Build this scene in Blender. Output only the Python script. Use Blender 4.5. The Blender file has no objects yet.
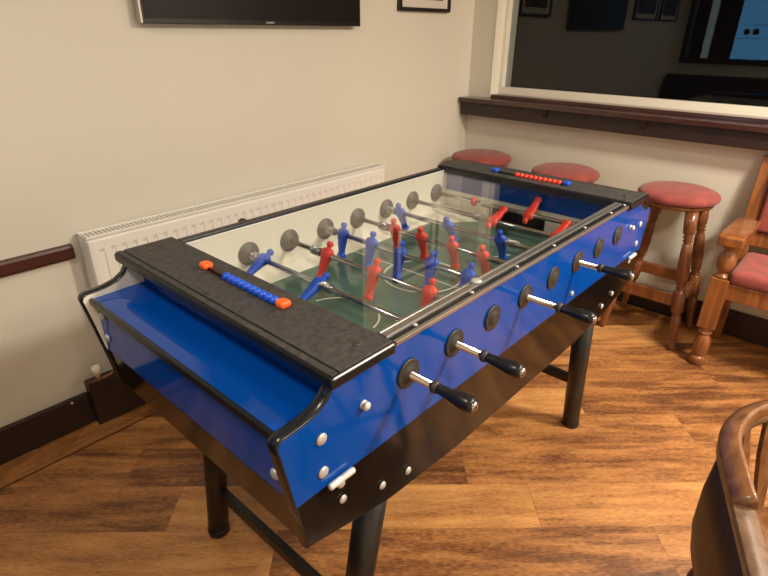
import bpy, bmesh, math, random
from mathutils import Vector, Matrix
random.seed(7)
PI = math.pi
S = bpy.context.scene
C = S.collection

# ------------------------------------------------------------------ materials
def mat(name, col, rough=.5, metal=0, coat=0, coat_rough=.05, noise=None, bump=None, spec=.5, sheen=0):
    m = bpy.data.materials.new(name); m.use_nodes = True
    nt = m.node_tree; b = nt.nodes['Principled BSDF']
    b.inputs['Base Color'].default_value = (*col, 1)
    b.inputs['Roughness'].default_value = rough
    b.inputs['Metallic'].default_value = metal
    b.inputs['Coat Weight'].default_value = coat
    b.inputs['Coat Roughness'].default_value = coat_rough
    b.inputs['Specular IOR Level'].default_value = spec
    b.inputs['Sheen Weight'].default_value = sheen
    tc = nt.nodes.new('ShaderNodeTexCoord')
    if noise:                                   # (scale, amount, stretch xyz)
        sc, amt, st = noise
        mp = nt.nodes.new('ShaderNodeMapping'); mp.inputs['Scale'].default_value = st
        n = nt.nodes.new('ShaderNodeTexNoise'); n.inputs['Scale'].default_value = sc; n.inputs['Detail'].default_value = 6
        nt.links.new(tc.outputs['Object'], mp.inputs['Vector']); nt.links.new(mp.outputs[0], n.inputs['Vector'])
        r = nt.nodes.new('ShaderNodeValToRGB')
        r.color_ramp.elements[0].position = .3; r.color_ramp.elements[1].position = .7
        r.color_ramp.elements[0].color = (*[c * (1 - amt) for c in col], 1)
        r.color_ramp.elements[1].color = (*[min(1, c * (1 + amt)) for c in col], 1)
        nt.links.new(n.outputs['Fac'], r.inputs[0]); nt.links.new(r.outputs[0], b.inputs['Base Color'])
    if bump:
        sc, st = bump
        n = nt.nodes.new('ShaderNodeTexNoise'); n.inputs['Scale'].default_value = sc; n.inputs['Detail'].default_value = 4
        bp = nt.nodes.new('ShaderNodeBump'); bp.inputs['Strength'].default_value = st; bp.inputs['Distance'].default_value = .002
        nt.links.new(tc.outputs['Object'], n.inputs['Vector']); nt.links.new(n.outputs['Fac'], bp.inputs['Height'])
        nt.links.new(bp.outputs[0], b.inputs['Normal'])
    return m

def emit(name, col, st):
    m = bpy.data.materials.new(name); m.use_nodes = True
    b = m.node_tree.nodes['Principled BSDF']
    b.inputs['Base Color'].default_value = (*col, 1)
    b.inputs['Emission Color'].default_value = (*col, 1); b.inputs['Emission Strength'].default_value = st
    return m

def glass(name, tint=(1, 1, 1), f0=.045):
    # clear pane: Schlick reflection over plain transmission
    m = bpy.data.materials.new(name); m.use_nodes = True
    nt = m.node_tree; nt.nodes.clear()
    out = nt.nodes.new('ShaderNodeOutputMaterial'); mix = nt.nodes.new('ShaderNodeMixShader')
    tr = nt.nodes.new('ShaderNodeBsdfTransparent'); tr.inputs[0].default_value = (*tint, 1)
    gl = nt.nodes.new('ShaderNodeBsdfGlossy'); gl.inputs['Roughness'].default_value = .01
    g = nt.nodes.new('ShaderNodeNewGeometry'); dt = nt.nodes.new('ShaderNodeVectorMath'); dt.operation = 'DOT_PRODUCT'
    nt.links.new(g.outputs['Normal'], dt.inputs[0]); nt.links.new(g.outputs['Incoming'], dt.inputs[1])
    def mth(op, a, b=None):
        n = nt.nodes.new('ShaderNodeMath'); n.operation = op
        for i, v in enumerate((a, b)):
            if v is None: continue
            if isinstance(v, (int, float)): n.inputs[i].default_value = v
            else: nt.links.new(v, n.inputs[i])
        return n.outputs[0]
    c = mth('ABSOLUTE', dt.outputs['Value'])
    k = mth('POWER', mth('SUBTRACT', 1.0, c), 5.0)
    f = mth('ADD', mth('MULTIPLY', k, 1 - f0), f0)
    nt.links.new(f, mix.inputs[0]); nt.links.new(tr.outputs[0], mix.inputs[1]); nt.links.new(gl.outputs[0], mix.inputs[2])
    nt.links.new(mix.outputs[0], out.inputs[0])
    return m

M = {}
M['wall'] = mat('cream paint', (.66, .62, .525), .6, noise=(1.3, .03, (1, 1, 1)), bump=(60, .12))
M['ceiling'] = mat('ceiling paint', (.75, .71, .63), .8)
M['brown_paint'] = mat('dark brown paint', (.028, .013, .010), .45, noise=(9, .25, (1, 1, 1)))
M['mahogany_rail'] = mat('mahogany rail', (.060, .014, .010), .4, noise=(6, .2, (1, 1, 1)))
M['white_gloss'] = mat('white gloss paint', (.78, .72, .60), .3)
M['radiator'] = mat('radiator enamel', (.80, .77, .71), .35)
M['blue'] = mat('blue laminate', (.001, .062, .36), .07, spec=.34)
M['white_lam'] = mat('white laminate', (.84, .80, .69), .3)
M['black_lam'] = mat('black laminate', (.006, .005, .004), .10, spec=.36)
M['black_trim'] = mat('black edge trim', (.008, .010, .012), .25)
M['cover'] = mat('black pebbled plastic', (.042, .038, .035), .6, noise=(70, .45, (1, 1, 1)), bump=(900, .5))
M['black_plastic'] = mat('black plastic', (.008, .008, .009), .3)
M['disc'] = mat('grey bearing plastic', (.034, .029, .025), .5)
M['chrome'] = mat('polished steel', (.50, .50, .51), .16, metal=1)
M['alu'] = mat('aluminium strip', (.46, .45, .44), .33, metal=.9, noise=(30, .12, (.2, 4, 4)))
M['bolt'] = mat('zinc bolt', (.58, .57, .55), .4, metal=.45)
M['nickel'] = mat('pale plated hinge', (.72, .70, .66), .4, metal=.25)
M['red'] = mat('red plastic', (.74, .050, .028), .38)
M['figblue'] = mat('blue plastic', (.012, .085, .56), .38)
M['orange'] = mat('orange plastic', (.85, .13, .020), .4)
M['bead_blue'] = mat('blue bead plastic', (.006, .08, .62), .35)
M['bead_red'] = mat('red bead plastic', (.80, .05, .018), .35)
M['goal'] = mat('goal black', (.005, .005, .006), .5)
M['leg_metal'] = mat('black powder coated steel', (.014, .011, .009), .38)
M['copper'] = mat('dull copper pipe', (.16, .07, .04), .45, metal=.6)
M['tv'] = mat('screen black', (.012, .009, .009), .3, spec=.25)
M['tv_bezel'] = mat('bezel black', (.012, .010, .010), .3)
M['silver'] = mat('silver edge', (.45, .42, .38), .3, metal=.8)
M['paper'] = mat('mount board', (.62, .57, .49), .7)
M['print'] = mat('dark print', (.035, .018, .020), .6, noise=(12, .6, (1, 1, 1)))
M['frame'] = mat('black frame', (.018, .010, .009), .4)
M['velvet'] = mat('red velvet', (.24, .046, .036), .9, noise=(20, .22, (1, 1, 1)), sheen=.15)
M['black_sofa'] = mat('black leatherette', (.008, .006, .006), .4)
M['glass'] = glass('clear glass')
M['glasstop'] = glass('table glass', (.985, .995, .99), .05)
M['windowglass'] = glass('window glass', (.85, .87, .87), .032)

def wood(name, dark, light, rough=.3, coat=.5, scale=7, stretch=(1, 1, .12)):
    m = bpy.data.materials.new(name); m.use_nodes = True
    nt = m.node_tree; b = nt.nodes['Principled BSDF']
    tc = nt.nodes.new('ShaderNodeTexCoord'); mp = nt.nodes.new('ShaderNodeMapping'); mp.inputs['Scale'].default_value = stretch
    n = nt.nodes.new('ShaderNodeTexNoise'); n.inputs['Scale'].default_value = scale * 4; n.inputs['Detail'].default_value = 8; n.inputs['Distortion'].default_value = .6
    r = nt.nodes.new('ShaderNodeValToRGB'); r.color_ramp.elements[0].position = .3; r.color_ramp.elements[1].position = .72
    r.color_ramp.elements[0].color = (*dark, 1); r.color_ramp.elements[1].color = (*light, 1)
    nt.links.new(tc.outputs['Object'], mp.inputs[0]); nt.links.new(mp.outputs[0], n.inputs['Vector'])
    nt.links.new(n.outputs['Fac'], r.inputs[0]); nt.links.new(r.outputs[0], b.inputs['Base Color'])
    b.inputs['Roughness'].default_value = rough; b.inputs['Coat Weight'].default_value = coat; b.inputs['Coat Roughness'].default_value = .12
    return m
M['stoolwood'] = wood('varnished stool wood', (.10, .030, .010), (.26, .090, .030))
M['chairwood'] = wood('varnished armchair wood', (.13, .040, .012), (.36, .13, .035))
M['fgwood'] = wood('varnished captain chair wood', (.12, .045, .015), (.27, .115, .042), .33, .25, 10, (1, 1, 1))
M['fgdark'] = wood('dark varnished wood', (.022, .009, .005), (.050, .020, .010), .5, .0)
M['fgarm'] = wood('varnished arm wood with grey sheen', (.10, .055, .030), (.22, .13, .075), .38, .0, 10, (1, 1, 1))  # greyed colour stands for the broad ceiling sheen on the arm
M['shelfwood'] = wood('dark shelf wood', (.030, .012, .009), (.075, .030, .022), .22, .4, 4, (1, .2, 1))

def floor_mat():
    m = bpy.data.materials.new('rustic oak planks'); m.use_nodes = True
    nt = m.node_tree; b = nt.nodes['Principled BSDF']; L = nt.links
    tc = nt.nodes.new('ShaderNodeTexCoord')
    sp = nt.nodes.new('ShaderNodeSeparateXYZ'); L.new(tc.outputs['Object'], sp.inputs[0])
    def mth(op, a, b_=None):
        n = nt.nodes.new('ShaderNodeMath'); n.operation = op
        for i, v in enumerate((a, b_)):
            if v is None: continue
            if isinstance(v, (int, float)): n.inputs[i].default_value = v
            else: L.new(v, n.inputs[i])
        return n.outputs[0]
    X, Y = sp.outputs[0], sp.outputs[1]
    ca, sa = .684, .729
    s = mth('SUBTRACT', mth('MULTIPLY', X, ca), mth('MULTIPLY', Y, sa))      # along the planks
    t = mth('ADD', mth('MULTIPLY', X, sa), mth('MULTIPLY', Y, ca))           # across
    tw = mth('ADD', mth('DIVIDE', t, .19), 10.0)
    row = mth('FLOOR', tw); ft = mth('FRACT', tw)
    wn = nt.nodes.new('ShaderNodeTexWhiteNoise'); wn.noise_dimensions = '1D'; L.new(mth('ADD', row, .37), wn.inputs['W'])
    sl = mth('ADD', mth('DIVIDE', s, 1.22), mth('ADD', mth('MULTIPLY', wn.outputs['Value'], 1.0), 8.13))
    col = mth('FLOOR', sl); fs = mth('FRACT', sl)
    # narrow border plank laid along the wall
    border = mth('GREATER_THAN', Y, 1.386)
    idv = mth('ADD', mth('MULTIPLY', row, 7.31), mth('MULTIPLY', col, 3.17))
    wn2 = nt.nodes.new('ShaderNodeTexWhiteNoise'); wn2.noise_dimensions = '1D'; L.new(idv, wn2.inputs['W'])
    sb_, tb_ = s, t
    s = mth('ADD', mth('MULTIPLY', X, border), mth('MULTIPLY', s, mth('SUBTRACT', 1.0, border)))
    t = mth('ADD', mth('MULTIPLY', Y, border), mth('MULTIPLY', t, mth('SUBTRACT', 1.0, border)))
    # seams
    e1 = mth('MINIMUM', ft, mth('SUBTRACT', 1.0, ft)); e2 = mth('MINIMUM', fs, mth('SUBTRACT', 1.0, fs))
    seam = mth('MAXIMUM', mth('LESS_THAN', e1, .0045), mth('LESS_THAN', e2, .0010))
    seam = mth('MULTIPLY', seam, mth('SUBTRACT', 1.0, border))
    bl = mth('MULTIPLY', mth('LESS_THAN', mth('ABSOLUTE', mth('SUBTRACT', Y, 1.386)), .0045), 2.0)
    seam = mth('MAXIMUM', seam, bl)
    cv = nt.nodes.new('ShaderNodeCombineXYZ')
    L.new(mth('ADD', s, mth('MULTIPLY', wn2.outputs['Value'], 40.0)), cv.inputs[0]); L.new(mth('MULTIPLY', t, 6.5), cv.inputs[1]); L.new(mth('MULTIPLY', row, 3.7), cv.inputs[2])
    n1 = nt.nodes.new('ShaderNodeTexNoise'); n1.inputs['Scale'].default_value = 2.6; n1.inputs['Detail'].default_value = 14; n1.inputs['Roughness'].default_value = .68; n1.inputs['Distortion'].default_value = .35
    L.new(cv.outputs[0], n1.inputs['Vector'])
    cv2 = nt.nodes.new('ShaderNodeCombineXYZ')
    L.new(mth('MULTIPLY', s, 16.0), cv2.inputs[0]); L.new(mth('MULTIPLY', t, 90.0), cv2.inputs[1]); L.new(row, cv2.inputs[2])
    n2 = nt.nodes.new('ShaderNodeTexNoise'); n2.inputs['Scale'].default_value = 3.0; n2.inputs['Detail'].default_value = 6
    L.new(cv2.outputs[0], n2.inputs['Vector'])
    v = mth('ADD', mth('MULTIPLY', n1.outputs['Fac'], .72), mth('MULTIPLY', n2.outputs['Fac'], .36))
    v = mth('ADD', v, mth('MULTIPLY', mth('SUBTRACT', wn2.outputs['Value'], .5), .15))
    r = nt.nodes.new('ShaderNodeValToRGB'); cr = r.color_ramp
    cr.elements[0].position = .33; cr.elements[0].color = (.045, .016, .006, 1)
    cr.elements[1].position = .72; cr.elements[1].color = (.62, .305, .100, 1)
    e = cr.elements.new(.45); e.color = (.19, .070, .022, 1)
    e = cr.elements.new(.55); e.color = (.39, .165, .050, 1)
    L.new(v, r.inputs[0])
    mx = nt.nodes.new('ShaderNodeMix'); mx.data_type = 'RGBA'
    L.new(mth('MULTIPLY', seam, .45), mx.inputs[0]); L.new(r.outputs[0], mx.inputs[6]); mx.inputs[7].default_value = (.030, .010, .004, 1)
    L.new(mx.outputs[2], b.inputs['Base Color'])
    b.inputs['Roughness'].default_value = .42
    bp = nt.nodes.new('ShaderNodeBump'); bp.inputs['Strength'].default_value = .25; bp.inputs['Distance'].default_value = .002
    L.new(n2.outputs['Fac'], bp.inputs['Height']); L.new(bp.outputs[0], b.inputs['Normal'])
    return m
M['floor'] = floor_mat()

FY = .377        # centre line of the table
def field_mat():
    m = bpy.data.materials.new('green pitch with white lines'); m.use_nodes = True
    nt = m.node_tree; b = nt.nodes['Principled BSDF']; L = nt.links
    tc = nt.nodes.new('ShaderNodeTexCoord'); sp = nt.nodes.new('ShaderNodeSeparateXYZ'); L.new(tc.outputs['Object'], sp.inputs[0])
    def mth(op, a, b_=None):
        n = nt.nodes.new('ShaderNodeMath'); n.operation = op
        for i, v in enumerate((a, b_)):
            if v is None: continue
            if isinstance(v, (int, float)): n.inputs[i].default_value = v
            else: L.new(v, n.inputs[i])
        return n.outputs[0]
    X = mth('SUBTRACT', sp.outputs[0], .525); Y = mth('SUBTRACT', sp.outputs[1], FY)
    AX = mth('ABSOLUTE', X); AY = mth('ABSOLUTE', Y)
    def ring(cx, r_, w):
        dx = mth('SUBTRACT', AX, cx); d = mth('SQRT', mth('ADD', mth('MULTIPLY', dx, dx), mth('MULTIPLY', Y, Y)))
        return mth('LESS_THAN', mth('ABSOLUTE', mth('SUBTRACT', d, r_)), w)
    w = .0026
    lines = ring(0, .118, w)
    lines = mth('MAXIMUM', lines, mth('LESS_THAN', AX, w * .8))
    arc = mth('MULTIPLY', ring(.358, .111, w), mth('LESS_THAN', AX, .335))
    lines = mth('MAXIMUM', lines, arc)
    mx = nt.nodes.new('ShaderNodeMix'); mx.data_type = 'RGBA'
    mx.inputs[6].default_value = (.075, .140, .108, 1); mx.inputs[7].default_value = (.70, .72, .62, 1)
    L.new(lines, mx.inputs[0]); L.new(mx.outputs[2], b.inputs['Base Color'])
    b.inputs['Roughness'].default_value = .12
    return m
M['field'] = field_mat()

# ------------------------------------------------------------------ mesh helpers
class MB:
    def __init__(s): s.v = []; s.f = []; s.sm = []
    def add(s, vs, fs, smooth=False):
        o = len(s.v); s.v += [tuple(v) for v in vs]
        for f in fs: s.f.append(tuple(i + o for i in f)); s.sm.append(smooth)
        return s
    def box(s, a, b, M4=None):
        x0, y0, z0 = a; x1, y1, z1 = b
        vs = [Vector(p) for p in [(x0, y0, z0), (x1, y0, z0), (x1, y1, z0), (x0, y1, z0), (x0, y0, z1), (x1, y0, z1), (x1, y1, z1), (x0, y1, z1)]]
        if M4: vs = [M4 @ v for v in vs]
        return s.add(vs, [(0, 3, 2, 1), (4, 5, 6, 7), (0, 1, 5, 4), (1, 2, 6, 5), (2, 3, 7, 6), (3, 0, 4, 7)])
    def prism(s, poly, axis, a, b):
        # polygon in the plane across an axis, extruded from a to b
        def P(p, t):
            return {'x': (t, p[0], p[1]), 'y': (p[0], t, p[1]), 'z': (p[0], p[1], t)}[axis]
        n = len(poly)
        vs = [P(p, a) for p in poly] + [P(p, b) for p in poly]
        fs = [tuple(range(n)), tuple(reversed(range(n, 2 * n)))] + [(i, i + n, (i + 1) % n + n, (i + 1) % n) for i in range(n)]
        return s.add(vs, fs)
    def lathe(s, prof, p0=(0, 0, 0), d=(0, 0, 1), seg=24, smooth=True):
        # prof: (radius, distance along d)
        d = Vector(d).normalized(); q = d.to_track_quat('Z', 'Y'); p0 = Vector(p0)
        vs = []; fs = []
        for r, h in prof:
            for k in range(seg):
                a = 2 * PI * k / seg
                vs.append(p0 + q @ Vector((max(r, 1e-5) * math.cos(a), max(r, 1e-5) * math.sin(a), h)))
        for i in range(len(prof) - 1):
            for k in range(seg):
                k2 = (k + 1) % seg
                fs.append((i * seg + k, i * seg + k2, (i + 1) * seg + k2, (i + 1) * seg + k))
        s.add(vs, fs, smooth)
        n = len(prof)
        s.add([vs[k] for k in range(seg)], [tuple(reversed(range(seg)))])
        s.add([vs[(n - 1) * seg + k] for k in range(seg)], [tuple(range(seg))])
        return s
    def cyl(s, p0, p1, r, r1=None, seg=20):
        L_ = (Vector(p1) - Vector(p0)).length
        return s.lathe([(r, 0), (r if r1 is None else r1, L_)], p0, Vector(p1) - Vector(p0), seg)
    def ball(s, c, r, seg=16, sc=(1, 1, 1)):
        vs = []; fs = []; n = seg // 2
        for i in range(n + 1):
            t = PI * i / n
            for k in range(seg):
                a = 2 * PI * k / seg
                rr = max(math.sin(t), 1e-4)
                vs.append((c[0] + r * sc[0] * rr * math.cos(a), c[1] + r * sc[1] * rr * math.sin(a), c[2] + r * sc[2] * math.cos(t)))
        for i in range(n):
            for k in range(seg):
                k2 = (k + 1) % seg
                fs.append((i * seg + k, (i + 1) * seg + k, (i + 1) * seg + k2, i * seg + k2))
        return s.add(vs, fs, True)
    def loft(s, rings, smooth=True, caps=True):
        n = len(rings[0]); vs = [p for r in rings for p in r]; fs = []
        for i in range(len(rings) - 1):
            for k in range(n):
                k2 = (k + 1) % n
                fs.append((i * n + k, i * n + k2, (i + 1) * n + k2, (i + 1) * n + k))
        if caps: fs += [tuple(reversed(range(n))), tuple((len(rings) - 1) * n + k for k in range(n))]
        return s.add(vs, fs, smooth)
    def sweep(s, path, section, up=(0, 0, 1), smooth=True):
        # section: list of (side, up) offsets; path: list of points
        up = Vector(up); rings = []; P = [Vector(p) for p in path]
        for i, p in enumerate(P):
            t = (P[min(i + 1, len(P) - 1)] - P[max(i - 1, 0)]).normalized()
            sd = t.cross(up).normalized(); u2 = sd.cross(t).normalized()
            rings.append([p + sd * a + u2 * b for a, b in section])
        return s.loft(rings, smooth)
    def tube(s, path, r, seg=12, up=(0, 0, 1)):
        return s.sweep(path, [(r * math.cos(2 * PI * k / seg), r * math.sin(2 * PI * k / seg)) for k in range(seg)], up)
    def build(s, name, m, parent=None, bevel=0, loc=None, rot=None, seg=2):
        me = bpy.data.meshes.new(name); me.from_pydata(s.v, [], s.f)
        bm = bmesh.new(); bm.from_mesh(me)
        for f, q in zip(bm.faces, s.sm): f.smooth = q
        bmesh.ops.remove_doubles(bm, verts=bm.verts, dist=1e-6)
        bmesh.ops.recalc_face_normals(bm, faces=bm.faces)
        bm.to_mesh(me); bm.free()
        me.materials.append(m)
        o = bpy.data.objects.new(name, me); C.objects.link(o)
        if parent: o.parent = parent
        if loc: o.location = loc
        if rot: o.rotation_euler = rot
        if bevel:
            b = o.modifiers.new('bevel', 'BEVEL'); b.width = bevel; b.segments = seg; b.limit_method = 'ANGLE'; b.angle_limit = math.radians(40)
            b.harden_normals = False
        return o

def tag(o, label, cat, group=None):
    o['label'] = label; o['category'] = cat
    if group: o['group'] = group
    return o
def thing(name, label, cat, loc=(0, 0, 0), rz=0, group=None):
    o = bpy.data.objects.new(name, None); C.objects.link(o); o.empty_display_size = .1
    o.location = loc; o.rotation_euler = (0, 0, rz)
    return tag(o, label, cat, group)
def struct(o): o['kind'] = 'structure'; return o
def kids(o): return [c for c in bpy.data.objects if c.parent == o]
def copy_tree(o, parent=None):
    c = o.copy(); C.objects.link(c)
    if parent: c.parent = parent
    for ch in kids(o): copy_tree(ch, c)
    return c

# ------------------------------------------------------------------ camera
f_, yaw, pitch, roll = 538.32, .8391, -.4472, .0083
fw = Vector((math.cos(pitch) * math.sin(yaw), math.cos(pitch) * math.cos(yaw), math.sin(pitch)))
r0 = Vector((math.cos(yaw), -math.sin(yaw), 0)); u0 = r0.cross(fw)
rr = r0 * math.cos(roll) + u0 * math.sin(roll); uu = -r0 * math.sin(roll) + u0 * math.cos(roll)
cd = bpy.data.cameras.new('camera'); cam = bpy.data.objects.new('camera', cd); C.objects.link(cam)
cd.sensor_width = 36; cd.lens = 36 * f_ / 768; cd.clip_start = .02
cam.matrix_world = Matrix(((rr.x, uu.x, -fw.x, -.6687), (rr.y, uu.y, -fw.y, -.5379), (rr.z, uu.z, -fw.z, 1.4606), (0, 0, 0, 1)))
S.camera = cam

# ------------------------------------------------------------------ room shell
WL, WR, XB, YF, H = 1.535, 2.443, -1.36, -3.2, 2.5
GX = 2.565                                   # plane of the window glass
struct(MB().box((XB - .12, YF - .12, -.1), (WR + .25, WL + .12, 0)).build('floor', M['floor']))
struct(MB().box((XB - .12, YF - .12, H), (WR + .25, WL + .12, H + .1)).build('ceiling', M['ceiling']))
struct(MB().box((XB - .12, WL, 0), (WR + .25, WL + .12, H)).build('wall_left', M['wall']))
struct(MB().box((XB - .12, YF - .12, 0), (WR + .25, YF, H)).build('wall_front', M['wall']))
WY0, WY1, WZ0, WZ1 = -1.6, 1.375, 1.08, 2.2
w = MB(); w.box((WR, YF, 0), (WR + .25, WL, WZ0)); w.box((WR, YF, WZ1), (WR + .25, WL, H))
w.box((WR, WY1, WZ0), (WR + .25, WL, WZ1)); w.box((WR, YF, WZ0), (WR + .25, WY0, WZ1))
struct(w.build('wall_right', M['wall']))
BY0, BY1, BZ0, BZ1 = -.3, 1.42, 1.15, 2.1   # opening in the wall behind the camera
w = MB(); w.box((XB - .12, YF, 0), (XB, WL, BZ0)); w.box((XB - .12, YF, BZ1), (XB, WL, H))
w.box((XB - .12, BY1, BZ0), (XB, WL, BZ1)); w.box((XB - .12, YF, BZ0), (XB, BY0, BZ1))
struct(w.build('wall_back', M['wall']))
# window in the right wall
wn = thing('window_1', 'x', 'x'); 
for k in ('label', 'category'): del wn[k]
struct(wn); wn.location = (WR, 0, WZ0)
def rel(o, root): o.location = Vector(o.location) - root.location; return o
fr = MB(); t = .034; xa, xb_ = GX - .035, GX + .03
fr.box((xa, WY0, WZ0), (xb_, WY1, WZ0 + .058)); fr.box((xa, WY0, WZ1 - t), (xb_, WY1, WZ1))
fr.box((xa, WY1 - t, WZ0 + .058), (xb_, WY1, WZ1 - t)); fr.box((xa, WY0, WZ0 + .058), (xb_, WY0 + t, WZ1 - t))
rel(struct(fr.build('window_frame', M['white_gloss'], wn, bevel=.004)), wn)
rel(struct(MB().box((GX, WY0 + t, WZ0 + t), (GX + .004, WY1 - t, WZ1 - t)).build('pane', M['windowglass'], wn)), wn)
# white lining of the reveal
cs = MB(); cs.box((WR - .003, WY1 - .008, WZ0), (xa, WY1, WZ1)); cs.box((WR - .003, WY0, WZ1 - .008), (xa, WY1 - .008, WZ1))
rel(struct(cs.build('reveal_lining', M['white_gloss'], wn, bevel=.002)), wn)
# opening behind the camera, seen mirrored in the window
wb = thing('window_2', 'x', 'x')
for k in ('label', 'category'): del wb[k]
struct(wb); wb.location = (XB, 0, BZ0)
fr = MB(); t = .05
for a, b in [((XB - .1, BY0, BZ0), (XB + .02, BY1, BZ0 + t)), ((XB - .1, BY0, BZ1 - t), (XB + .02, BY1, BZ1)), ((XB - .1, BY1 - t, BZ0 + t), (XB + .02, BY1, BZ1 - t)), ((XB - .1, BY0, BZ0 + t), (XB + .02, BY0 + t, BZ1 - t))]:
    fr.box(a, b)
rel(struct(fr.build('window_frame', M['brown_paint'], wb, bevel=.004)), wb)
# skirtings and dado
skb = struct(MB().box((XB, WL - .022, 0), (-.15, WL, .141)).build('baseboard_left', M['brown_paint'], bevel=.004))
struct(MB().box((-.15, WL - .06, 0), (1.75, WL, .19)).build('trim_2', M['brown_paint'], bevel=.003))
struct(MB().box((1.75, WL - .022, 0), (WR - .022, WL, .141)).build('baseboard_corner', M['brown_paint'], bevel=.004))
struct(MB().box((WR - .022, YF, 0), (WR, WL, .141)).build('baseboard_right', M['brown_paint'], bevel=.004))
dado = struct(MB().prism([(WL, .697), (WL - .018, .700), (WL - .022, .708), (WL - .022, .742), (WL - .018, .750), (WL, .752)], 'x', XB, -.07).build('trim_3', M['mahogany_rail']))
# screws in the dado and skirting
for par, px, pz in ((dado, -.42, .725), (skb, -.215, .128)):
    MB().lathe([(.005, 0), (.005, .001), (.002, .003)], (px, WL - .022, pz), (0, -1, 0), 12).build('screw', M['white_gloss'], par)
# ------------------------------------------------------------------ window shelf
sh = thing('window_shelf', 'long dark wooden shelf with apron below the window', 'shelf', (WR - .06, 0, .97))
rel(MB().box((WR - .122, -1.9, 1.055), (WR - .002, 1.523, 1.0805)).box((WR - .003, WY0 + .002, 1.0805), (GX - .036, WY1 - .009, 1.100)).build('shelf_board', M['shelfwood'], sh, bevel=.003), sh)
rel(MB().box((WR - .094, -1.9, .974), (WR - .002, 1.520, 1.055)).build('apron', M['brown_paint'], sh, bevel=.003), sh)
for y in (.936, .385, -.2, -.8, -1.4):
    rel(MB().prism([(WR - .094, 1.055), (WR - .115, 1.055), (WR - .113, 1.045), (WR - .100, 1.010), (WR - .094, 1.005)], 'y', y - .012, y + .012).build('bracket', M['brown_paint'], sh, bevel=.002), sh)

# ------------------------------------------------------------------ radiator
RX0, RX1, RY = -.045, 1.53, 1.435
rad = thing('radiator', 'long white panel radiator on the wall behind the football table', 'radiator', ((RX0 + RX1) / 2, 1.48, .22))
pb = MB(); zt, zb = .778, .23
n = 38; pitch_ = (RX1 - RX0 - .04) / n; depth = .0045
# one front sheet with pressed vertical channels
us = []
x = RX0
us.append((RX0, RY + .012)); us.append((RX0 + .004, RY + .003)); us.append((RX0 + .020, RY))
for i in range(n):
    xs = RX0 + .02 + i * pitch_
    us += [(xs + pitch_ * .30, RY), (xs + pitch_ * .42, RY + depth), (xs + pitch_ * .72, RY + depth), (xs + pitch_ * .84, RY)]
us += [(RX1 - .020, RY), (RX1 - .004, RY + .003), (RX1, RY + .012)]
zz = [zb, zb + .035, zb + .05, zt - .052, zt - .038, zt - .008, zt]
vs = []; fs = []
for j, z in enumerate(zz):
    for (ux, uy) in us:
        y = uy if j in (2, 3) else min(uy, RY) if RY <= uy <= RY + depth + .0001 and RX0 + .03 < ux < RX1 - .03 else uy
        if j in (0, 6): y += .010
        vs.append((ux, y, z))
m_ = len(us)
for j in range(len(zz) - 1):
    for i in range(m_ - 1): fs.append((j * m_ + i, j * m_ + i + 1, (j + 1) * m_ + i + 1, (j + 1) * m_ + i))
pb.add(vs, fs)
pb.box((RX0 + .003, RY + .012, zb), (RX1 - .003, RY + .022, zt))
rel(pb.build('panel', M['radiator'], rad), rad)
for xx in (RX0, RX1 - .003): rel(MB().box((xx, RY + .012, zb + .01), (xx + .003, RY + .080, zt + .010)).build('side_cover', M['radiator'], rad, bevel=.001), rad)
gr = MB()
gr.box((RX0, RY + .002, zt + .004), (RX1, RY + .012, zt + .012)); gr.box((RX0, RY + .072, zt + .004), (RX1, RY + .082, zt + .012))
for i in range(104):
    xs = RX0 + .008 + i * .015
    gr.box((xs, RY + .012, zt + .004), (xs + .006, RY + .072, zt + .010))
rel(gr.build('top_grille', M['radiator'], rad), rad)
rel(MB().box((RX0 + .01, RY + .062, zb), (RX1 - .01, RY + .072, zt)).build('rear_panel', M['radiator'], rad), rad)
vb = MB(); vb.lathe([(.009, 0), (.009, .02), (.016, .024), (.018, .05), (.014, .062), (.001, .064)], (-.112, 1.478, .205), (0, 0, 1), 16)
rel(vb.build('valve_cap', M['white_gloss'], rad), rad)
cp = MB().tube([(-.15, 1.478, .203), (-.07, 1.478, .203), (-.03, 1.478, .22), (-.03, 1.478, .235)], .009, up=(0, 1, 0)); cp.cyl((-.112, 1.478, .190), (-.112, 1.478, .216), .012)
rel(cp.build('pipe', M['copper'], rad), rad)
for xx in (.25, 1.2):
    rel(MB().box((xx - .015, RY + .072, .4), (xx + .015, WL - .002, .44)).build('wall_bracket', M['radiator'], rad), rad)

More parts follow.
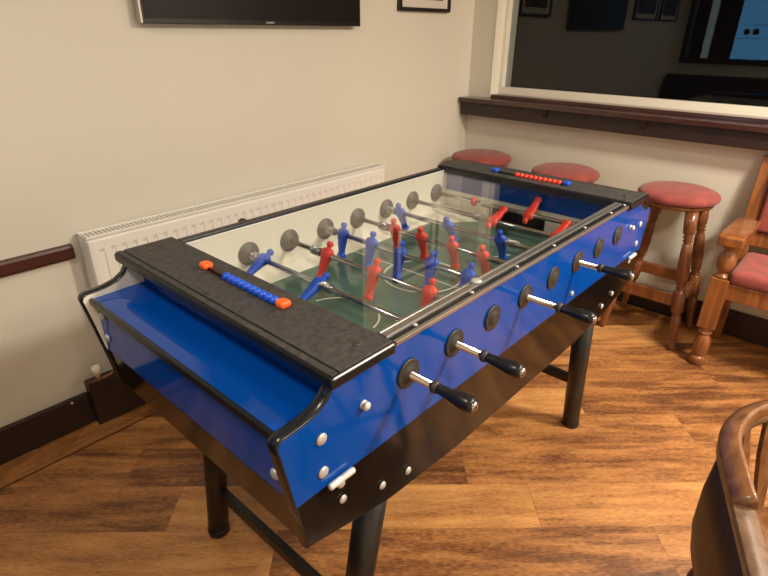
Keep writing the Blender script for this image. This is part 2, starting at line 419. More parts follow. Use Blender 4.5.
# ------------------------------------------------------------------ television and pictures
tv = thing('television', 'large flat black television mounted on the left wall', 'television', (.86, 1.5, 1.474))
x0, x1, z0, z1 = .316, 1.402, 1.474, 2.09
rel(MB().box((x0, 1.488, z0), (x1, 1.512, z1)).build('housing', M['tv_bezel'], tv, bevel=.003), tv)
rel(MB().box((x0 + .012, 1.4865, z0 + .018), (x1 - .012, 1.489, z1 - .012)).build('screen', M['tv'], tv), tv)
rel(MB().box((x0 - .004, 1.487, z0 + .002), (x0 + .003, 1.513, z1)).build('side_strip', M['silver'], tv), tv)
rel(MB().box((.845, 1.4862, z0 + .006), (.885, 1.489, z0 + .013)).build('badge', M['silver'], tv), tv)
rel(MB().box((.7, 1.512, 1.62), (1.02, WL, 1.94)).build('wall_mount', M['tv_bezel'], tv), tv)
def picture(xa, xb2, za, zb2, label):
    p = thing('framed_picture', label, 'picture', ((xa + xb2) / 2, WL - .012, za), group='framed pictures on the left wall')
    fb = MB(); f = .018
    for a, b in [((xa, WL - .024, za), (xb2, WL, za + f)), ((xa, WL - .024, zb2 - f), (xb2, WL, zb2)), ((xa, WL - .024, za + f), (xa + f, WL, zb2 - f)), ((xb2 - f, WL - .024, za + f), (xb2, WL, zb2 - f))]: fb.box(a, b)
    rel(fb.build('frame', M['frame'], p, bevel=.002), p)
    rel(MB().box((xa + f, WL - .014, za + f), (xb2 - f, WL - .010, zb2 - f)).build('mount', M['paper'], p), p)
    rel(MB().box((xa + f + .045, WL - .0165, za + f + .04), (xb2 - f - .045, WL - .014, zb2 - f - .04)).build('print', M['print'], p), p)
picture(1.722, 2.164, 1.552, 1.93, 'black framed picture with pale mount beside the window corner')
picture(-.60, .03, 1.562, 1.98, 'black framed picture on the wall just left of the television')
picture(-1.27, -.70, 1.562, 1.98, 'black framed picture nearest the wall behind the viewer')

# ------------------------------------------------------------------ football table
TX, TZ = .525, 0
T = thing('football_table', 'blue and black table football game with glass top', 'football table', (TX, FY, 0))
Wt = .7544
def part(mb, name, m, parent=T, bevel=0, seg=2):
    o = mb.build(name, m, parent, bevel, seg=seg)
    root = parent
    off = Vector((0, 0, 0))
    while root: off += Vector(root.location); root = root.parent
    o.location = -off
    return o
def mx(p): return (2 * TX - p[0], p[1])
# side panels
ends = [(-.186, .953), (-.1905, .936), (-.2015, .919), (-.222, .906), (-.252, .8985), (-.278, .896), (-.296, .8955), (-.304, .892), (-.3075, .884), (-.305, .872), (-.300, .845)]
up_poly = ends + [(-.282, .742)]
low_end = [(-.282, .742), (-.263, .630)]
full_up = up_poly + [mx(q) for q in reversed(up_poly)]
low_poly = low_end + [(-.05, .578), (.20, .556)] + [mx(q) for q in reversed(low_end + [(-.05, .578), (.20, .556)])]
for (ya, yb, side) in ((0, .022, 1), (Wt - .022, Wt, -1)):
    inner = (yb, yb + .004) if side == 1 else (ya - .004, ya)
    part(MB().prism(full_up, 'y', ya, yb), 'side_panel', M['blue'], bevel=.0015)
    part(MB().prism(full_up, 'y', *inner), 'side_lining', M['white_lam'])['label'] = 'white inner face of the side panel'
    part(MB().prism(low_poly, 'y', ya + .001, yb - .001), 'lower_side_panel', M['black_lam'], bevel=.0015)['label'] = 'black lower side panel'
    yc = (ya + yb) / 2 + .002 * side
    for flip in (0, 1):
        pth = [q for q in ends] + low_end[:1] + low_end[1:]
        pth = [(mx(q) if flip else q) for q in pth]
        sec = [(.0125, -.002), (.0125, .0015), (.010, .0038), (.004, .0048), (-.004, .0048), (-.010, .0038), (-.0125, .0015), (-.0125, -.002)]
        P3 = [(a, yc, b) for a, b in pth]
        rings = []
        for i, p in enumerate(P3):
            a = Vector(P3[max(i - 1, 0)]); b = Vector(P3[min(i + 1, len(P3) - 1)]); tt = (b - a).normalized()
            nrm = Vector((tt.z, 0, -tt.x)) * (1 if flip else -1)
            if (Vector((TX, yc, .75)) - Vector(p)).dot(nrm) > 0: nrm = -nrm
            if i < 3: nrm = Vector(((1 if flip else -1) * abs(tt.z), 0, abs(tt.x))).normalized()
            rings.append([Vector(p) + Vector((0, s_, 0)) + nrm * h_ for s_, h_ in sec])
        part(MB().loft(rings), 'edge_trim', M['black_trim'])
# ends: ball shelf, end face
for flip in (0, 1):
    g = (lambda q: mx(q)) if flip else (lambda q: q)
    ya, yb = .026, Wt - .026
    part(MB().prism([g(q) for q in [(-.286, .871), (-.286, .884), (-.145, .887), (-.145, .874)]], 'y', ya, yb), 'end_shelf', M['blue'])
    part(MB().prism([g(q) for q in [(-.145, .874), (-.145, .944), (-.160, .944), (-.160, .886)]], 'y', ya, yb), 'end_riser', M['blue'])
    part(MB().prism([g(q) for q in [(-.282, .872), (-.280, .742), (-.265, .742), (-.267, .872)]], 'y', ya, yb), 'end_panel', M['blue'], bevel=.001)
    part(MB().prism([g(q) for q in [(-.280, .742), (-.262, .630), (-.247, .630), (-.265, .742)]], 'y', ya, yb), 'lower_end_panel', M['black_lam'], bevel=.001)['label'] = 'black lower end panel'
    c = g((-.290, .880))
    part(MB().prism([(c[0] + dx, c[1] + dz) for dx, dz in [(-.005, -.009), (.006, -.009), (.006, .005), (.004, .007), (-.003, .007), (-.005, .005)]], 'y', ya, yb), 'shelf_trim', M['black_trim'], bevel=.002)
    for yy in (.052, Wt - .052):
        for zz_ in (.845, .785):
            xx = -.282
            p = g((xx, zz_)); d = (1 if flip else -1)
            part(MB().lathe([(.011, 0), (.011, .002), (.008, .005), (.001, .0062)], (p[0], yy, p[1]), (d, 0, 0), 16), 'bolt', M['bolt'])
# bottom tray
part(MB().prism([(-.235, .632), (-.03, .585), (.20, .568), (.85, .568), (1.08, .585), (1.285, .632), (1.28, .645), (1.08, .60), (.85, .58), (.2, .58), (-.03, .60), (-.23, .645)], 'y', .023, Wt - .023), 'bottom_board', M['black_lam'])
# pitch
part(MB().box((-.07, .05, .780), (1.12, Wt - .05, .785)), 'pitch', M['field'])
o = [c for c in kids(T) if c.name == 'pitch'][0]
for s_ in (0, 1):
    ya, yb = (.026, .088) if s_ == 0 else (Wt - .088, Wt - .026)
    yin = .088 if s_ == 0 else Wt - .088; you = .026 if s_ == 0 else Wt - .026
    part(MB().prism([(yin, .7855), (yin, .7865), (you, .793), (you, .782)], 'x', -.07, 1.12), 'side_strip', M['white_lam'])
    for flip in (0, 1):
        gx = lambda v: 2 * TX - v if flip else v
        # raised triangular corner ramp
        yo = .10 if s_ == 0 else Wt - .10
        a = (gx(1.118), you); b_ = (gx(.93), yo - (.012 if s_ == 0 else -.012)); c_ = (gx(1.118), FY + (.13 if s_ == 1 else -.13)); d_ = (gx(.93), you)
        mb = MB(); mb.add([(a[0], a[1], .808), (b_[0], b_[1], .787), (c_[0], c_[1], .790), (d_[0], d_[1], .794), (a[0], a[1], .784), (b_[0], b_[1], .784), (c_[0], c_[1], .784), (d_[0], d_[1], .784)],
               [(0, 3, 1, 2), (4, 6, 5, 7), (0, 4, 7, 3), (3, 7, 5, 1), (1, 5, 6, 2), (2, 6, 4, 0)])
        part(mb, 'corner_ramp', M['white_lam'])
# end walls inside with goals
for flip in (0, 1):
    gx = lambda v: 2 * TX - v if flip else v
    def bx(a, b):
        xa, xb2 = sorted((gx(a[0]), gx(b[0]))); return (xa, a[1], a[2]), (xb2, b[1], b[2])
    x_in = 1.12
    w = MB(); w.box(*bx((x_in, .026, .76), (x_in + .01, .285, .872))); w.box(*bx((x_in, .512, .76), (x_in + .01, Wt - .026, .872))); w.box(*bx((x_in, .285, .848), (x_in + .01, .512, .872)))
    part(w, 'end_wall', M['white_lam'])
    part(MB().box(*bx((x_in - .001, .026, .872), (x_in + .012, Wt - .026, .942))), 'end_rail', M['blue'])
    w = MB(); w.box(*bx((x_in + .055, .28, .76), (x_in + .06, .517, .855))); w.box(*bx((x_in + .01, .28, .76), (x_in + .055, .285, .855))); w.box(*bx((x_in + .01, .512, .76), (x_in + .055, .517, .855))); w.box(*bx((x_in + .01, .285, .76), (x_in + .055, .512, .765))); w.box(*bx((x_in + .01, .285, .85), (x_in + .055, .512, .855)))
    part(w, 'goal_box', M['goal'])
    # goal mouth frame
    w = MB(); w.box(*bx((x_in - .003, .281, .786), (x_in, .288, .850))); w.box(*bx((x_in - .003, .509, .786), (x_in, .516, .850))); w.box(*bx((x_in - .003, .288, .844), (x_in, .509, .850)))
    part(w, 'goal_frame', M['black_plastic'])

# end covers with scorers
for flip in (0, 1):
    gx = lambda v: 2 * TX - v if flip else v
    xa, xb2 = sorted((gx(-.205), gx(-.050)))
    cv = part(MB().box((xa, -.014, .943), (xb2, Wt + .012, .9665)), 'end_cover', M['black_plastic'], bevel=.006, seg=3)
    # pebbled inlays either side of the groove
    for a, b in ((-.200, -.1865), (-.1825, -.0545)):
        a, b = sorted((gx(a), gx(b)))
        part(MB().box((a, -.008, .963), (b, Wt + .006, .9695)), 'cover_inlay', M['cover'], cv, bevel=.0015)
    for (sx, sy) in ((-.105, .031), (-.168, .396), (-.105, .72)):
        part(MB().lathe([(.0085, 0), (.0085, .0012), (.006, .0028), (.001, .003)], (gx(sx), sy, .9692), (0, 0, 1), 16), 'screw', M['disc'], cv)
    xs = -.104 if not flip else 1.158
    y0s, y1s = (.236, .514) if not flip else (.240, .530)
    sc = part(MB().box((xs - .011, y0s + .01, .968), (xs + .011, y1s - .01, .9703)), 'score_track', M['black_plastic'], bevel=.001)
    part(MB().cyl((xs, y0s, .972), (xs, y1s, .972), .003), 'score_rod', M['black_plastic'], sc)
    cm, bm_ = ('orange', 'bead_blue') if not flip else ('figblue', 'bead_red')
    for yy, d in ((y0s, 1), (y1s, -1)):
        k = part(MB().prism([(xs - .013, yy - .014), (xs + .013, yy - .014), (xs + .014, yy + .006), (xs + .006, yy + .014), (xs - .006, yy + .014), (xs - .014, yy + .006)], 'z', .969, .9835), 'score_bracket', M[cm], sc, bevel=.006, seg=3)
    first = None
    n_b = 10; step = .0186
    for i in range(n_b):
        yy = y0s + .018 + step * i
        if i == 0:
            mb = MB().lathe([(.005, 0), (.0075, .002), (.0105, .006), (.0105, .012), (.0075, .0165), (.005, .018)], (0, 0, 0), (0, 1, 0), 14)
            first = mb.build('score_bead', M[bm_], sc); 
            first.location = Vector((xs, yy, .972)) - (T.location + sc.location)
        else:
            c = first.copy(); C.objects.link(c); c.location = Vector((xs, yy, .972)) - (T.location + sc.location)

# glass and metal strips
part(MB().box((-.040, .041, .951), (1.090, Wt - .016, .955)), 'glass_top', M['glasstop'])
part(MB().box((-.043, .017, .951), (1.092, .041, .9630)), 'glass_frame', M['alu'], bevel=.0015)
part(MB().box((-.043, .002, .940), (1.092, .017, .9590)), 'frame_gap', M['black_plastic'])
lk = part(MB().box((-.043, -.007, .951), (1.092, .002, .9605)), 'outer_strip', M['alu'], bevel=.0015)
part(MB().box((-.043, .0335, .9625), (1.092, .0355, .9642)), 'strip_ridge', M['alu'])
for xx in (.0, .19, .38, .57, .76, .95, 1.06):
    part(MB().lathe([(.005, 0), (.0045, .0022), (.001, .003)], (xx + .03, .0095, .9588), (0, 0, 1), 12), 'strip_screw', M['bolt'])
part(MB().lathe([(.012, 0), (.012, .005), (.009, .007), (.001, .0072)], (.262, .026, .9635), (0, 0, 1), 20), 'lock', M['bolt'])
part(MB().box((-.043, Wt - .020, .948), (1.092, Wt + .004, .961)), 'wall_side_rail', M['black_plastic'], bevel=.003)

# side fittings: bolts, knobs and latches on the side panels
def bolt_at(x, z, r=.011, name='bolt', side=0):
    y = -.0003 if side == 0 else Wt + .0003; d = (0, -1, 0) if side == 0 else (0, 1, 0)
    part(MB().lathe([(r, 0), (r, .002), (r * .75, .0045), (.001, .0055)], (x, y, z), d, 18), name, M['bolt'])
for side in (0, 1):
    for s_ in (0, 1):
        g1 = lambda v: 2 * TX - v if s_ else v
        for x, z in ((-.222, .852), (-.222, .780)): bolt_at(g1(x), z, .0115, side=side)
        for x, z in ((-.182, .724), (-.179, .684), (-.071, .636), (.010, .617)): bolt_at(g1(x), z, .009, side=side)
        y = 0 if side == 0 else Wt; d = (0, -1, 0) if side == 0 else (0, 1, 0)
        part(MB().lathe([(.009, 0), (.009, .002), (.006, .003), (.006, .005), (.0085, .006), (.0085, .011), (.004, .014), (.001, .0145)], (g1(-.122), y, .866), d, 10), 'lid_stud', M['nickel'])
        yy0 = -.008 if side == 0 else Wt + .008
        mb = MB().lathe([(.001, 0), (.006, .002), (.0065, .005), (.0065, .030), (.0055, .0315), (.0065, .033), (.0065, .058), (.005, .061), (.001, .062)], (g1(-.186) - .031, yy0, .744), (1, 0, .0), 14)
        part(mb, 'hinge', M['nickel'])
bolt_at(.752, .769, .008, side=0)

# legs
foot_dx, top_dx = .635, .530
for sx in (-1, 1):
    for yy in (.066, Wt - .066):
        ad = 0 if sx > 0 else .028
        sy_ = 1 if yy < .3 else -1
        a = Vector((TX + sx * (foot_dx - ad * .1), yy + sy_ * (.016 if sx < 0 else 0), 0)); b = Vector((TX + sx * (top_dx + ad * 1.2), yy - sy_ * .012, .575))
        lg = part(MB().cyl(a + Vector((0, 0, .01)), b, .032, .035, 24), 'leg', M['leg_metal'])
        part(MB().lathe([(.033, 0), (.034, .006), (.034, .022), (.032, .026)], a, (0, 0, 1), 24), 'foot_cap', M['black_plastic'], lg)
    zz_ = .155; k = 1 - zz_ / .575
    xx = TX + sx * (top_dx + (foot_dx - top_dx) * k)
    if sx > 0: zz_ = .24; k = 1 - zz_ / .575; xx = TX + sx * (top_dx + (foot_dx - top_dx) * k)
    part(MB().box((xx - .012, .08, zz_ - .018), (xx + .012, Wt - .08, zz_ + .018)), 'stretcher', M['leg_metal'], bevel=.003)

# rods
ZR = .8703
def sup(cx, cy, rx, ry, z, n=14, e=2.6):
    out = []
    for k in range(n):
        a = 2 * PI * k / n; c, s = math.cos(a), math.sin(a)
        out.append((cx + rx * math.copysign(abs(c) ** (2 / e), c), cy + ry * math.copysign(abs(s) ** (2 / e), s), z))
    return out
def player_mesh(m):
    # continuous little footballer: head, shoulders with arms at the sides, hips, legs, boot (rod passes at z=0)
    mb = MB()
    rings = [(0, 0, .0015, .0015, .0405), (0, 0, .006, .0055, .0392), (0, 0, .0085, .0075, .035), (.0005, 0, .0090, .0080, .030), (0, 0, .0070, .0065, .0245), (0, 0, .0048, .0048, .0215),
             (0, 0, .0062, .0110, .0185), (0, 0, .0090, .0150, .0140), (0, 0, .0110, .0158, .0060), (0, 0, .0115, .0152, 0), (0, 0, .0108, .0140, -.008), (0, 0, .0088, .0122, -.016),
             (0, 0, .0080, .0125, -.023), (0, 0, .0076, .0112, -.033), (.0004, 0, .0066, .0098, -.045), (.0006, 0, .0060, .0088, -.055), (.0008, 0, .0062, .0090, -.061),
             (.001, 0, .0085, .0105, -.065), (.001, 0, .0095, .0112, -.071), (.001, 0, .0088, .0105, -.0755)]
    mb.loft([sup(r[0], r[1], r[2] * (1.12 if r[4] > .02 else 1.28), r[3] * (1.12 if r[4] > .02 else 1.32), r[4]) for r in rings])
    return mb
arms_ = None
def make_player(colr):
    o = player_mesh(colr).build('player', M[colr]); 
    return o
proto = {'red': make_player('red'), 'figblue': make_player('figblue')}
used = {'red': False, 'figblue': False}
def handle_mesh():
    return MB().lathe([(.009, 0), (.0105, .004), (.0110, .012), (.0118, .030), (.0145, .055), (.0175, .076), (.0185, .090), (.0170, .100), (.012, .1045)], (0, 0, 0), (0, 0, 1), 8)
rods = [
    ('figblue', 'near', -.059, [(.377, 5)], []),
    ('figblue', 'near', -.069, [(.660, 62), (.425, 66)], [.395, .685]),
    ('red', 'wall', 1.000, [(.556, 27), (.368, 21), (.180, 20)], [.600, .112]),
    ('figblue', 'near', -.085, [(.644, 9), (.520, 15), (.404, 12), (.288, 14), (.168, 24)], [.120, .700]),
    ('red', 'wall', .930, [(.556, -12), (.444, -15), (.324, -15), (.216, -18), (.096, -16)], [.602, .050]),
    ('figblue', 'near', -.063, [(.660, -24), (.448, -32), (.248, -21)], [.205, .700]),
    ('red', 'wall', .975, [(.368, -111), (.136, -114)], [.425, .085]),
    ('red', 'wall', .955, [(.312, -126)], [.49, .12]),
]
def relto(o, pos, parent):
    off = Vector((0, 0, 0)); r = parent
    while r: off += Vector(r.location); r = r.parent
    o.parent = parent; o.location = Vector(pos) - off
    return o
first_h = None
for i, (colr, side, end, men, springs) in enumerate(rods):
    x = .15 * i
    for s_ in (0, 1):       # bearing discs either side of both panels
        yo = 0 if s_ == 0 else Wt; d = -1 if s_ == 0 else 1
        part(MB().lathe([(.0310, 0), (.0315, .002), (.030, .005), (.027, .0045), (.018, .0055), (.014, .010), (.0095, .0105)], (x, yo, ZR), (0, d, 0), 30), 'rod_bearing', M['disc'])
        yi = .026 if s_ == 0 else Wt - .026
        part(MB().lathe([(.035, 0), (.0355, .002), (.034, .005), (.018, .006), (.013, .012), (.0095, .013)], (x, yi, ZR), (0, -d, 0), 30), 'inner_bearing', M['disc'])
    if side == 'near': ya, yb = end - .01, Wt + .010
    else: ya, yb = -.009, end + .01
    if side == 'wall': yb = end - .10; ya = -.009
    rod = part(MB().cyl((x, ya, ZR), (x, yb, ZR), .0078, seg=16), 'rod', M['chrome'])
    # handle
    hy, d = (end, -1) if side == 'near' else (end - .105, 1)
    q = Vector((0, d, 0)).to_track_quat('Z', 'Y').to_euler()
    def sub(mb, name, m):
        o = mb.build(name, M[m]); return relto(o, (x, hy, ZR), rod)
    hm = MB().lathe([(.0082, 0), (.0118, .002), (.0130, .007), (.0118, .012), (.009, .014)], (0, 0, 0), (0, d, 0), 18); sub(hm, 'collar', 'disc')
    hm = MB().lathe([(.0090, .009), (.0100, .012), (.0102, .020), (.0106, .033), (.0126, .048), (.0150, .064), (.0160, .076), (.0148, .087), (.0115, .0915)], (0, 0, 0), (0, d, 0), 10); sub(hm, 'handle', 'black_plastic')
    hm = MB().lathe([(.0095, .0885), (.0105, .0930), (.0070, .0960), (.001, .0970)], (0, 0, 0), (0, d, 0), 16); sub(hm, 'end_cap', 'chrome')
    for (yy, ang) in men:
        if not used[colr]: p = proto[colr]; used[colr] = True
        else: p = proto[colr].copy(); C.objects.link(p)
        relto(p, (x, yy, ZR), rod); p.rotation_euler = (0, math.radians(ang), 0)
    for yy in springs:
        sb = MB()
        pts = []
        for k in range(6 * 12 + 1):
            a = 2 * PI * k / 12
            pts.append(((.0115 * math.cos(a)), -.016 + .032 * k / 72, .0115 * math.sin(a)))
        sb.tube(pts, .0016, 6, up=(0, 1, 0)); sb.cyl((0, -.019, 0), (0, -.015, 0), .0125, seg=16); sb.cyl((0, .015, 0), (0, .019, 0), .0125, seg=16)
        relto(sb.build('spring', M['chrome']), (x, yy, ZR), rod)
    if i == 7:
        relto(MB().lathe([(.009, -.009), (.016, -.006), (.018, 0), (.016, .006), (.009, .009)], (0, 0, 0), (0, 1, 0), 18).build('stopper', M['red']), (x, .545, ZR), rod)

# ------------------------------------------------------------------ bar stools
def turned(mb, a, b, prof, seg=16):
    a = Vector(a); b = Vector(b); L_ = (b - a).length
    return mb.lathe([(r, t_ * L_) for r, t_ in prof], a, b - a, seg)
def make_stool(label, loc, rz):
    t = thing('bar_stool', label, 'stool', loc, rz, group='bar stools along the window wall')
    H0 = .722
    MB().lathe([(.150, 0), (.172, .004), (.182, .014), (.184, .026), (.176, .040), (.150, .051), (.100, .058), (.045, .061), (.001, .062)], (0, 0, H0), (0, 0, 1), 40).build('seat_cushion', M['velvet'], t)
    MB().lathe([(.140, 0), (.160, .006), (.165, .018), (.163, .024)], (0, 0, H0 - .024), (0, 0, 1), 36).build('seat_base', M['stoolwood'], t)
    a = .100; fx, fy = .157, .180
    feet = {}
    for sx in (-1, 1):
        for sy in (-1, 1):
            top = Vector((sx * a, sy * a, H0 - .02)); ft = Vector((sx * fx, sy * fy, 0))
            mb = MB()
            prof = [(.015, 0), (.019, .012), (.021, .03), (.016, .045), (.018, .10), (.0225, .20), (.024, .255), (.017, .263), (.023, .272), (.016, .282), (.027, .290), (.029, .31), (.029, .43), (.025, .445), (.016, .455), (.0225, .467), (.015, .478), (.0225, .49), (.0265, .55), (.0275, .62), (.0245, .72), (.020, .775), (.015, .785), (.0235, .797), (.016, .81), (.0245, .822), (.017, .835), (.0255, .85), (.028, .90), (.029, 1.0)]
            turned(mb, ft, top, prof); mb.build('leg', M['stoolwood'], t)
            feet[(sx, sy)] = (ft, top)
    def at(k, z): ft, top = feet[k]; return ft.lerp(top, z / (H0 - .02))
    for k1, k2, z in (((-1, -1), (-1, 1), .258), ((1, -1), (1, 1), .285), ((-1, -1), (1, -1), .270), ((-1, 1), (1, 1), .270)):
        p, q = at(k1, z), at(k2, z)
        mb = MB().sweep([p, q], [(-.013, -.030), (.013, -.030), (.013, .030), (-.013, .030)], smooth=False); mb.build('stretcher', M['stoolwood'], t, bevel=.004)
    return t
make_stool('red velvet topped wooden bar stool nearest the armchair', (2.215, .118, 0), 0)
make_stool('red velvet topped wooden bar stool between the other two, behind the table end', (2.235, .715, 0), .15)
make_stool('red velvet topped wooden bar stool nearest the room corner', (2.240, 1.270, 0), -.1)

# ------------------------------------------------------------------ armchair with red pads (right edge)
ac = thing('armchair', 'wooden armchair with red padded seat and back beside the bar stools', 'armchair', (2.19, -.50, 0))
def ap(mb, name, m, parent=ac, bevel=0, seg=2, subs=0):
    o = part(mb, name, m, parent, bevel, seg)
    if subs: s = o.modifiers.new('sub', 'SUBSURF'); s.levels = subs; s.render_levels = subs
    return o
XF, XK = 1.985, 2.330
YA, YB = -.188, -.815
for yy in (YA, YB):
    fl = MB()
    fl.box((XF - .004, yy - .038, .205), (XF + .066, yy + .038, .460))
    fl.lathe([(.028, 0), (.035, .008), (.038, .028), (.036, .042), (.026, .050), (.030, .057), (.036, .080), (.037, .115), (.032, .145), (.024, .160), (.022, .166), (.029, .173), (.029, .180), (.023, .187), (.034, .205)], (XF + .030, yy, 0), (0, 0, 1), 24)
    fl.lathe([(.030, .460), (.031, .470), (.020, .480), (.018, .488), (.028, .496), (.036, .515), (.039, .538), (.035, .562), (.023, .584), (.020, .592), (.031, .604), (.031, .618)], (XF + .030, yy, 0), (0, 0, 1), 24)
    ap(fl, 'front_leg', 'x' and M['chairwood'], bevel=.004)
    ap(MB().prism([(XK, 0), (XK + .045, 0), (XK + .05, .45), (XK + .112, .945), (XK + .062, .945), (XK, .45)], 'y', yy - .031, yy + .031), 'back_post', M['chairwood'], bevel=.005)
    ap(MB().box((XF + .055, yy - .016, .37), (XK + .005, yy + .016, .445)), 'side_rail', M['chairwood'], bevel=.004)
    ap(MB().prism([(XF - .026, .618), (XF - .030, .664), (XF + .01, .671), (XK - .02, .660), (XK + .045, .650), (XK + .040, .618), (XK - .1, .616)], 'y', yy - .050, yy + .050), 'armrest', M['chairwood'], bevel=.008, seg=3)
ap(MB().box((XF + .010, YB + .034, .365), (XF + .045, YA - .034, .445)), 'front_rail', M['chairwood'], bevel=.005)
ap(MB().box((XK + .005, YB + .026, .365), (XK + .035, YA - .026, .445)), 'back_rail', M['chairwood'], bevel=.005)
ap(MB().box((XF - .006, YB + .030, .445), (XK - .003, YA - .030, .512)), 'seat_cushion', M['velvet'], bevel=.028, seg=5)
ap(MB().prism([(XK + .045, .905), (XK + .070, .905), (XK + .078, .955), (XK + .052, .955)], 'y', YB + .026, YA - .026), 'top_rail', M['chairwood'], bevel=.004)
ap(MB().prism([(XK + .008, .530), (XK + .036, .530), (XK + .046, .600), (XK + .018, .600)], 'y', YB + .026, YA - .026), 'lower_back_rail', M['chairwood'], bevel=.004)
ap(MB().prism([(XK - .004, .605), (XK + .046, .605), (XK + .074, .900), (XK + .026, .900)], 'y', YB + .032, YA - .032), 'back_cushion', M['velvet'], bevel=.016, seg=4)

# ------------------------------------------------------------------ captain's chair in the foreground
cc_ = Vector((.480, -.758, 0)); fdir = Vector((-.935, -.355, 0)).normalized(); ndir = Vector((-.355, .935, 0)).normalized()
ch = thing('captain_chair', 'round backed wooden captain chair at the lower right, closest to the viewer', 'chair', tuple(cc_))
def loc(a, b, z): return cc_ + fdir * a + ndir * b + Vector((0, 0, z))   # a forward, b to the side
R_ = .268
def arc(t):   # t from -1 (one hand) .. 1 (the other hand)
    A = .36; total = A + R_ * PI / 2; s = abs(t) * total; sg = 1 if t >= 0 else -1
    if s < R_ * PI / 2:
        th = s / R_; return (-R_ * math.cos(th), sg * R_ * math.sin(th))
    d = s - R_ * PI / 2; return (d, sg * (R_ + .06 * (d / A) ** 2 * 0))
def path(t0, t1, z, n=40, out=0):
    pts = []
    for i in range(n + 1):
        t = t0 + (t1 - t0) * i / n; a, b = arc(t)
        if out:
            v = Vector((a, b)) if a < 0 else Vector((0, b)); v = v.normalized() * out; a += v.x; b += v.y
        pts.append(loc(a, b, z))
    return pts
sec_arm = [(-.014, -.016), (.017, -.016), (.020, -.010), (.020, .009), (.018, .012), (-.015, .012), (-.017, .009), (-.017, -.010)]
ap(MB().sweep(path(-1, 1, .700, 70), sec_arm), 'arm_rail', M['fgarm'], ch)
sec_c = [(.020, -.026), (.022, -.018), (.020, -.012), (.002, .002), (-.006, .0065), (-.010, .0075), (-.014, .006), (-.0165, .000), (-.0175, -.020), (-.015, -.026)]
ap(MB().sweep(path(-.70, .70, .7285, 60), sec_c), 'crest', M['fgwood'], ch)
# broad side boards under the arms
for sg in (1, -1):
    mb = MB(); ring = []
    n = 26
    outer = []; 
    vs = []; 
    for i in range(n + 1):
        t = sg * (.93 - (.93 - .50) * i / n)
        for z, o_ in ((.690, .016), (.60, .022), (.50, .020), (.43, .008), (.43, -.006), (.50, .006), (.60, .008), (.690, .002)):
            a, b = arc(t); v = (Vector((a, b)) if a < 0 else Vector((0, b))).normalized() * o_
            vs.append(loc(a + v.x, b + v.y, z))
    k = 8; fs = []
    for i in range(n):
        for j in range(k):
            j2 = (j + 1) % k; fs.append((i * k + j, i * k + j2, (i + 1) * k + j2, (i + 1) * k + j))
    fs += [tuple(range(k)), tuple(n * k + j for j in range(k))]
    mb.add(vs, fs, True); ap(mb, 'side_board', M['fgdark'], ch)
# flat slats round the back
for i in range(9):
    t = -.42 + .84 * i / 8; a, b = arc(t); a2, b2 = a * .80, b * .80
    p0, p1 = loc(a2, b2, .448), loc(a * .995, b * .995, .695)
    rad_ = (ndir * b + fdir * a).normalized(); tan = Vector((-rad_.y, rad_.x, 0))
    mb = MB(); rings = []
    for q, wd in ((0, .010), (.25, .016), (.6, .020), (1, .012)):
        c = p0.lerp(p1, q); rings.append([c + tan * sx * wd + rad_ * sy * .006 for sx, sy in ((-1, -1), (1, -1), (1, 1), (-1, 1))])
    ap(mb.loft(rings, smooth=False), 'slat', M['fgwood'], ch, bevel=.002)
# seat and legs
seat = []
for k in range(40):
    a = 2 * PI * k / 40; seat.append((a, .235 + .02 * math.cos(2 * a)))
mb = MB(); rings = []
for sc_, z in ((.93, .405), (1.0, .413), (1.0, .440), (.96, .450), (.70, .444), (.3, .440), (.01, .440)):
    rings.append([loc(.02 + r * sc_ * math.cos(a), r * sc_ * math.sin(a), z) for a, r in seat])
ap(mb.loft(rings), 'seat', M['fgwood'], ch)
for sa in (-1, 1):
    for sb in (-1, 1):
        mb = MB(); turned(mb, loc(sa * .215, sb * .215, 0), loc(sa * .14, sb * .145, .41), [(.013, 0), (.016, .1), (.019, .3), (.014, .36), (.021, .40), (.022, .5), (.014, .56), (.020, .62), (.022, .8), (.016, 1)])
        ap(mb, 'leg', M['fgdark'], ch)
for sb in (-1, 1):
    ap(MB().cyl(loc(-.185, sb * .186, .165), loc(.185, sb * .186, .165), .011), 'stretcher', M['fgdark'], ch)
ap(MB().cyl(loc(0, -.186, .165), loc(0, .186, .165), .011), 'stretcher', M['fgdark'], ch)
for sb in (-1, 1):   # turned posts carrying the arm ends
    mb = MB(); turned(mb, loc(.17, sb * .185, .445), loc(.27, sb * .255, .690), [(.011, 0), (.016, .2), (.019, .4), (.012, .5), (.018, .58), (.015, .8), (.010, 1)])
    ap(mb, 'arm_post', M['fgwood'], ch)

# ------------------------------------------------------------------ far side of the room, mirrored in the window
sf = thing('bench_sofa', 'long black upholstered bench mirrored dimly in the dark window', 'sofa', (XB + .32, .45, 0))
ap(MB().box((XB + .06, -.55, .12), (XB + .58, 1.50, .42)), 'seat', M['black_sofa'], sf, bevel=.03, seg=3)
ap(MB().prism([(XB + .03, .40), (XB + .16, .42), (XB + .11, 1.02), (XB + .06, 1.04), (XB + .03, 1.02)], 'y', -.55, 1.50), 'backrest', M['black_sofa'], sf, bevel=.015, seg=3)
for yy in (-.5, 1.4):
    for xx in (XB + .1, XB + .54): ap(MB().box((xx - .02, yy - .02, 0), (xx + .02, yy + .02, .125)), 'leg', M['fgdark'], sf)
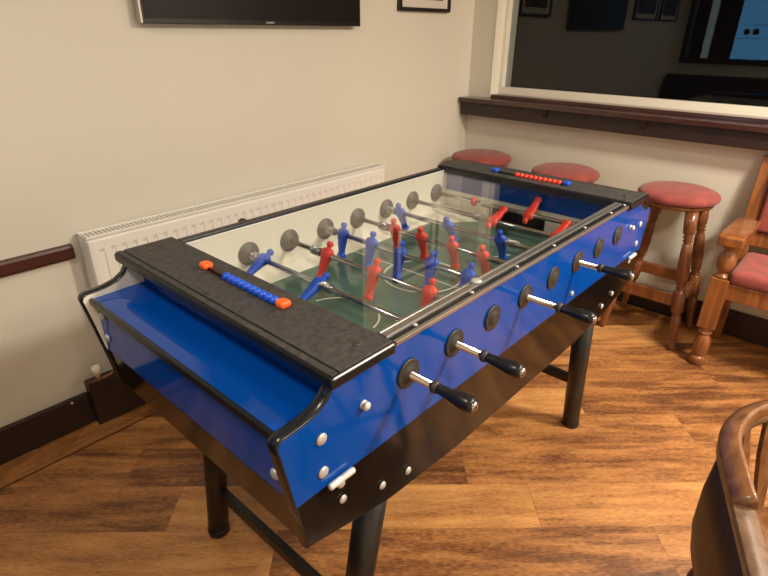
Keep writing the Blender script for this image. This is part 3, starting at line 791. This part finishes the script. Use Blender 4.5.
# lobby beyond the opening
XO = XB - .75
for nm, a, b in (('wall_lobby_back', (XO - .1, -1.5, 0), (XO - .002, 2.0, 2.5)), ('wall_lobby_left', (XO, 1.9, 0), (XB - .12, 2.0, 2.5)), ('wall_lobby_right', (XO, -1.6, 0), (XB - .12, -1.5, 2.5)), ('ceiling_lobby', (XO, -1.5, 2.5), (XB - .12, 2.0, 2.6)), ('floor_lobby', (XO, -1.5, -.1), (XB - .12, 2.0, 0))):
    struct(MB().box(a, b).build(nm, M['brown_paint']))
M['lit_wall_blue'] = emit('glowing blue wall', (.11, .38, .72), 2.6)  # blue-lit wall surface: its light is put in as emission
M['lit_strip'] = emit('lit glazed strip', (.42, .50, .50), 1.2)
bl = thing('blue_lit_wall', 'blue lit lobby wall as a glowing panel with two dark round symbols mirrored in the window', 'sign', (XO + .02, .85, 1.05))
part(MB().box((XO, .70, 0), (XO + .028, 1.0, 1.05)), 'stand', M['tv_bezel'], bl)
part(MB().box((XO, .62, 1.05), (XO + .03, 1.07, 2.1)), 'glow_panel', M['lit_wall_blue'], bl)
fp = MB(); fp.box((XO + .031, .70, 1.40), (XO + .034, 1.04, 1.405)); fp.box((XO + .031, .70, 1.54), (XO + .034, 1.04, 1.545))
part(fp, 'border', M['tv_bezel'], bl)
for yy in (.965, .875):
    part(MB().lathe([(.033, 0), (.033, .003)], (XO + .031, yy, 1.47), (1, 0, 0), 20), 'symbol', M['tv_bezel'], bl)
dr = thing('lobby_door', 'dark door with a tall narrow lit glass strip mirrored in the window', 'door', (XO + .02, 1.46, 0))
part(MB().box((XO, 1.12, 0), (XO + .03, 1.80, 2.1)), 'door_leaf', M['brown_paint'], dr)
part(MB().box((XO + .03, 1.31, 1.1), (XO + .034, 1.39, 1.95)), 'glazed_strip', M['lit_strip'], dr)

# ------------------------------------------------------------------ light
def area(name, loc_, size, power, col, rot=(0, 0, 0), sy=None):
    ld = bpy.data.lights.new(name, 'AREA'); ld.energy = power; ld.color = col; ld.size = size
    if sy: ld.shape = 'RECTANGLE'; ld.size_y = sy
    o = bpy.data.objects.new(name, ld); C.objects.link(o); o.location = loc_; o.rotation_euler = rot
    return o
warm = (1, .90, .75)
area('unseen_ceiling_light', (1.35, -1.45, 2.44), .35, 66, warm)
area('unseen_ceiling_light', (.3, -1.9, 2.44), .35, 22, warm)
area('unseen_ceiling_light', (-.9, .2, 2.44), .35, 11, warm)  # unseen fill added behind the camera to brighten the table's blue end
area('unseen_ceiling_light', (2.15, -.66, 2.44), .25, 12, warm)
W_ = bpy.data.worlds.new('night'); S.world = W_; W_.use_nodes = True
W_.node_tree.nodes['Background'].inputs[0].default_value = (.0018, .0014, .0012, 1)
W_.node_tree.nodes['Background'].inputs[1].default_value = 1

S.view_settings.view_transform = 'Standard'; S.view_settings.look = 'None'
S.view_settings.exposure = .68; S.view_settings.gamma = 1
try: S.view_settings.use_curve_mapping = False
except Exception: pass
